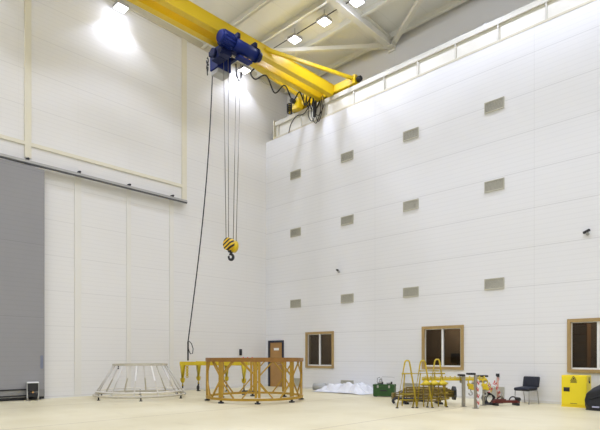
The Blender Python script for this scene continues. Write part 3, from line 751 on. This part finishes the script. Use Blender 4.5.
# grey stands, spreader beam, chain slings
def stand(a, d_, h_, label, pad, wpost=.085):
    x, y = gw(a, d_)
    r = thing('trestle_stand', label, 'stand', (x, y, 0), S, 'grey stands under the spreader beam')
    MB().box((-wpost / 2, -wpost / 2, .015), (wpost / 2, wpost / 2, h_), .004).build('post', 'post', r)
    MB().box((-.07, -.08, 0), (.07, .08, .012)).build('base_plate', 'post', r)
    MB().box((pad[0], -.09, h_), (pad[1], .14, h_ + .055), .008).build('rubber_pad', 'black', r)
    MB().box((-.04, wpost / 2, .66), (.04, .22, .70)).build('bracket', 'post', r)
    return r
stand(4.65, 14.56, .865, 'grey stand with a black pad, leftmost under the yellow spreader beam', (-.13, .025))
s2 = stand(4.81, 14.02, .92, 'grey stand with a black pad and red-white chain, nearest the camera', (-.22, -.025), .075)
stand(5.32, 14.85, .825, 'grey stand with a black pad, rightmost behind the yellow hooks', (-.135, .11), .05)
ox, oy = gw(4.30, 14.70)
sb = thing('spreader_beam', 'yellow chain-wrapped spreader beam lying level on the grey stands', 'beam', (ox, oy, .70), S)
MB().box((-.80, -.035, .03), (1.05, .035, .10), .006).build('beam', 'yel2', sb)
for k in range(26):
    x = -.76 + .07 * k
    MB().ring((x, 0, .12), .038, .012, 'X' if k % 2 else 'Z', n=12, seg=6).build('chain_link', 'yel2', sb)
MB().box((.9, -.06, 0), (1.08, .06, .03)).box((.3, -.06, 0), (.4, .06, .03)).build('shoe', 'post', sb)
MB().tube([(-.45, -.03, .02), (-.42, -.05, -.08), (-.50, -.06, -.18)], .02, 6).build('drop_arm', 'black', sb)
def sling(a, d_, z, label):
    x, y = gw(a, d_)
    r = thing('chain_sling', label, 'sling', (x, y, z), S, 'yellow slings hung on the spreader beam')
    MB().ring((0, 0, -.06), .07, .018, 'Y', n=20, seg=7).build('master_ring', 'yel2', r)
    for k, (dx, dz) in enumerate(((-.05, -.15), (.03, -.17), (-.02, -.23), (.06, -.25))):
        MB().box((dx - .045, -.05, dz - .05), (dx + .045, .05, dz + .04), .015).build('shackle', 'yel2', r)
    for k in range(5):
        MB().ring((.10 + .012 * k, -.05, -.10 - .055 * k), .03, .01, 'Y' if k % 2 else 'X', n=12, seg=6).build('chain_link', 'red' if k % 2 else 'yel2', r)
    m = MB(); m.tube([(.0, .0, -.28), (.0, 0, -.34)], .02); m.ring((0, 0, -.40), .05, .02, 'Y', n=18, seg=7, a0=PI * .5, a1=-PI * 1.1); m.build('hook', 'steel', r)
sling(4.90, 14.70, .76, 'yellow sling with hook hanging between the left and near grey stands')
sling(5.27, 14.58, .76, 'yellow sling with hook hanging at the right end of the spreader beam')
tp = thing('warning_chain', 'red and white chain hanging down the near grey stand', 'chain', (gw(4.85, 13.94)[0], gw(4.85, 13.94)[1], .02), S)
for k in range(17):
    MB().ring((.012 * math.sin(k), 0, .03 + .045 * k), .026, .011, 'Y' if k % 2 else 'X', n=12, seg=6).build('chain_link', 'red' if (k // 2) % 2 else 'white', tp)

# barrier post with red and white chain
x, y = gw(6.03, 15.62)
bp = thing('barrier_post', 'barrier post wrapped in red and white chain, in front of a floor vent', 'post', (x, y, 0), S)
MB().cyl((0, 0, .03), (0, 0, .86), .03, seg=14).build('pole', 'pinkish', bp)
MB().cyl((0, 0, 0), (0, 0, .03), .17, .15, seg=24).build('base', 'black', bp)
MB().cyl((0, 0, .80), (0, 0, .90), .055, seg=14).build('cap', 'black', bp)
bc = thing('barrier_chain', 'red and white plastic chain coiled down and slung off the barrier post', 'chain', (x, y, .85), S)
for k in range(20):
    t = k / 19; a = 2.2 * PI * t
    MB().ring((.055 * math.cos(a), .055 * math.sin(a) - .01, -.05 - .62 * t), .026, .010, 'Y' if k % 2 else 'X', n=12, seg=6).build('chain_link', 'red' if (k // 2) % 2 else 'white', bc)
for k in range(14):
    t = k / 13
    MB().ring((-.06 - .26 * t, -.02, -.06 - .50 * t - .12 * math.sin(PI * t)), .026, .010, 'Y' if k % 2 else 'X', n=12, seg=6).build('chain_link', 'red' if (k // 2) % 2 else 'white', bc)

# maroon low beam, cable coil
x, y = gw(5.95, 14.9)
mbm = thing('grab_beam', 'maroon steel grab beam lying on the floor left of the chair', 'beam', (x, y, 0), S + math.radians(4))
MB().box((-.38, -.06, .07), (.44, .06, .15), .01).build('beam', 'maroon', mbm)
MB().box((-.30, -.07, .15), (.02, .07, .185), .01).build('top_plate', 'maroon', mbm)
for x_ in (-.28, .34): MB().box((x_ - .04, -.16, 0), (x_ + .04, .16, .07), .006).build('foot', 'black', mbm)
for x_ in (-.12, .25):
    MB().ring((x_, 0, .15), .10, .018, 'Y', n=22, seg=7, a0=0, a1=PI).build('lifting_eye', 'black', mbm)
MB().cyl((.40, -.08, .18), (.40, .08, .18), .055).build('end_roller', 'black', mbm)
MB().cyl((-.08, 0, .18), (-.08, 0, .36), .025).build('spigot', 'post', mbm)
x, y = gw(5.62, 15.22)
cc = thing('cable_coil', 'loose coil of dark cable leaning beside the maroon beam', 'cable', (x, y, 0), S)
for k in range(4):
    MB().ring((.04 * k - .05, .02 * k, .19 - .012 * k), .16 - .01 * k, .016, 'Y', n=30, seg=6).build('turn', 'rubber', cc)
MB().ring((-.02, -.12, .02), .18, .018, 'Z', n=40, seg=6, el=.6).build('floor_turn', 'rubber', cc)

# chair
chr_ = thing('visitor_chair', 'charcoal upholstered chair with grey tube legs against the right wall', 'chair', (-5.90, 15.80, 0), math.radians(-13))
def pad(name, c, sx, sy, sz, tilt, m):
    bm = bmesh.new(); bmesh.ops.create_cube(bm, size=1)
    for v in bm.verts: v.co = Vector((v.co.x * sx, v.co.y * sy, v.co.z * sz))
    bmesh.ops.bevel(bm, geom=list(bm.edges), offset=min(sx, sy, sz) * .45, segments=4, affect='EDGES', profile=.5)
    R = Matrix.Rotation(tilt, 4, 'X')
    for v in bm.verts: v.co = R @ v.co + Vector(c)
    for f in bm.faces: f.smooth = True
    mb_ = MB(); mb_.bm.free(); mb_.bm = bm
    return mb_.build(name, m, chr_)
pad('seat', (0, -.02, .45), .50, .48, .10, math.radians(3), 'fabric')
pad('backrest', (0, .27, .65), .53, .08, .33, math.radians(-10), 'fabric')
for sx in (-1, 1):
    MB().tube([(sx * .23, -.20, .0), (sx * .23, -.19, .39), (sx * .23, -.15, .41)], .013, 8).build('leg', 'chrome', chr_)
    MB().tube([(sx * .23, .30, .0), (sx * .23, .22, .39), (sx * .23, .18, .41)], .013, 8).build('leg', 'chrome', chr_)
    MB().tube([(sx * .23, -.17, .40), (sx * .23, .20, .40), (sx * .225, .245, .46), (sx * .20, .285, .62)], .013, 8).build('side_tube', 'chrome', chr_)
MB().tube([(-.23, .18, .39), (.23, .18, .39)], .011, 8).tube([(-.23, -.15, .39), (.23, -.15, .39)], .011, 8).build('stretcher', 'chrome', chr_)

# yellow safety cabinet
cb = thing('safety_cabinet', 'bright yellow metal safety cabinet under the rightmost window', 'cabinet', (-4.52, 15.82, 0))
MB().box((-.325, -.20, .03), (.325, .22, .895), .006).build('body', 'cab', cb)
cd_ = MB().box((-.30, -.225, .07), (.31, -.20, .87), .006).build('door', 'cab', cb)
MB().box((-.33, -.21, 0), (.33, .22, .03)).build('plinth', 'cab', cb)
h = MB(); h.box((-.26, -.238, .44), (-.10, -.224, .555), .006); h.build('paddle_handle', 'black', cd_)
MB().box((-.235, -.252, .47), (-.125, -.238, .525), .004).build('latch_lever', 'rubber', cd_)
# warning emblem: triangle outline, flame dot and caption bars
e = MB(); cxm, cz = 0.0, .80
T = [(-.065, -.03), (.065, -.03), (0, .075)]
for i in range(3):
    p, q = T[i], T[(i + 1) % 3]; e.bar((cxm + p[0], -.228, cz + p[1]), (cxm + q[0], -.228, cz + q[1]), .006, .012)
e.prism([(-.018, -.015), (.018, -.015), (.022, .01), (.006, .04), (0, .02), (-.012, .03), (-.022, .01)], (cxm, -.226, cz), (1, 0, 0), (0, 0, 1), (0, -1, 0), .004)
for k, ww in enumerate((.09, .075, .085)): e.box((cxm - ww, -.230, cz - .062 - .024 * k), (cxm + ww, -.226, cz - .050 - .024 * k))
e.build('warning_emblem', 'black', cd_)
MB().box((-.09, -.229, .10), (.09, -.226, .115)).build('caption_strip', 'oldyel', cd_)
s = MB()
for k in range(4): s.box((.322, -.03, .73 + .03 * k), (.332, .10, .745 + .03 * k))
s.cyl((.32, .03, .70), (.345, .03, .70), .03)
s.build('side_vent', 'black', cb)

# black covered bundle at the right edge
def lump(u, v):
    a = 2 * PI * u
    prof = [(0.0, 1.0), (.25, 1.02), (.5, 1.0), (.75, .95), (.9, .7), (1.0, .0)]
    for i in range(len(prof) - 1):
        if prof[i][0] <= v <= prof[i + 1][0]:
            t = (v - prof[i][0]) / (prof[i + 1][0] - prof[i][0]); rr = prof[i][1] * (1 - t) + prof[i + 1][1] * t
    rr *= 1 + .10 * noise.noise(Vector((2.4 * math.cos(a), 2.4 * math.sin(a), 3 * v)))
    x = .68 * rr * math.copysign(abs(math.cos(a)) ** .5, math.cos(a)); y = .27 * rr * math.copysign(abs(math.sin(a)) ** .7, math.sin(a))
    top = .56 + .38 * max(0, min(1, (x + .68) / .8))
    return Vector((x, y, v * top + .0))
bg = thing('covered_bundle', 'black bagged bundle on the floor at the right edge beside the yellow cabinet', 'bag', (-3.45, 15.28, 0))
MB().grid(40, 18, lump).build('cover', 'bag', bg)
MB().box((-.45, -.30, .08), (-.28, -.275, .12), .004).build('tag_label', 'tag', bg)
MB().tube(squiggle([(-.5, -.24, .30), (-.2, -.29, .42), (.1, -.29, .50), (.4, -.25, .55)]), .018, 6).build('strap', 'rubber', bg)

# ------------------------------------------------------------------ camera, world, colour
cam = bpy.data.cameras.new('camera'); cam.sensor_width = 36; cam.lens = 36 * 512 / 600
cam.shift_y = (355.5 - 215) / 600; cam.clip_end = 200
co = bpy.data.objects.new('camera', cam); COL.objects.link(co)
co.location = (0, 0, 1.45); co.rotation_euler = (PI / 2, 0, math.atan2(.6982, .7159))
sc.camera = co
w = bpy.data.worlds.new('world'); sc.world = w; w.use_nodes = True
w.node_tree.nodes['Background'].inputs[0].default_value = (0.9, 0.95, 1, 1); w.node_tree.nodes['Background'].inputs[1].default_value = 0.02
sc.view_settings.view_transform = 'Standard'; sc.view_settings.look = 'None'
sc.view_settings.exposure = 0.0; sc.view_settings.gamma = 1.0
try: sc.view_settings.use_curve_mapping = False
except Exception: pass
sc.cycles.max_bounces = 10; sc.cycles.diffuse_bounces = 6; sc.cycles.glossy_bounces = 4; sc.cycles.transparent_max_bounces = 8
sc.cycles.caustics_reflective = False; sc.cycles.caustics_refractive = False
sc.cycles.sample_clamp_indirect = 8.0
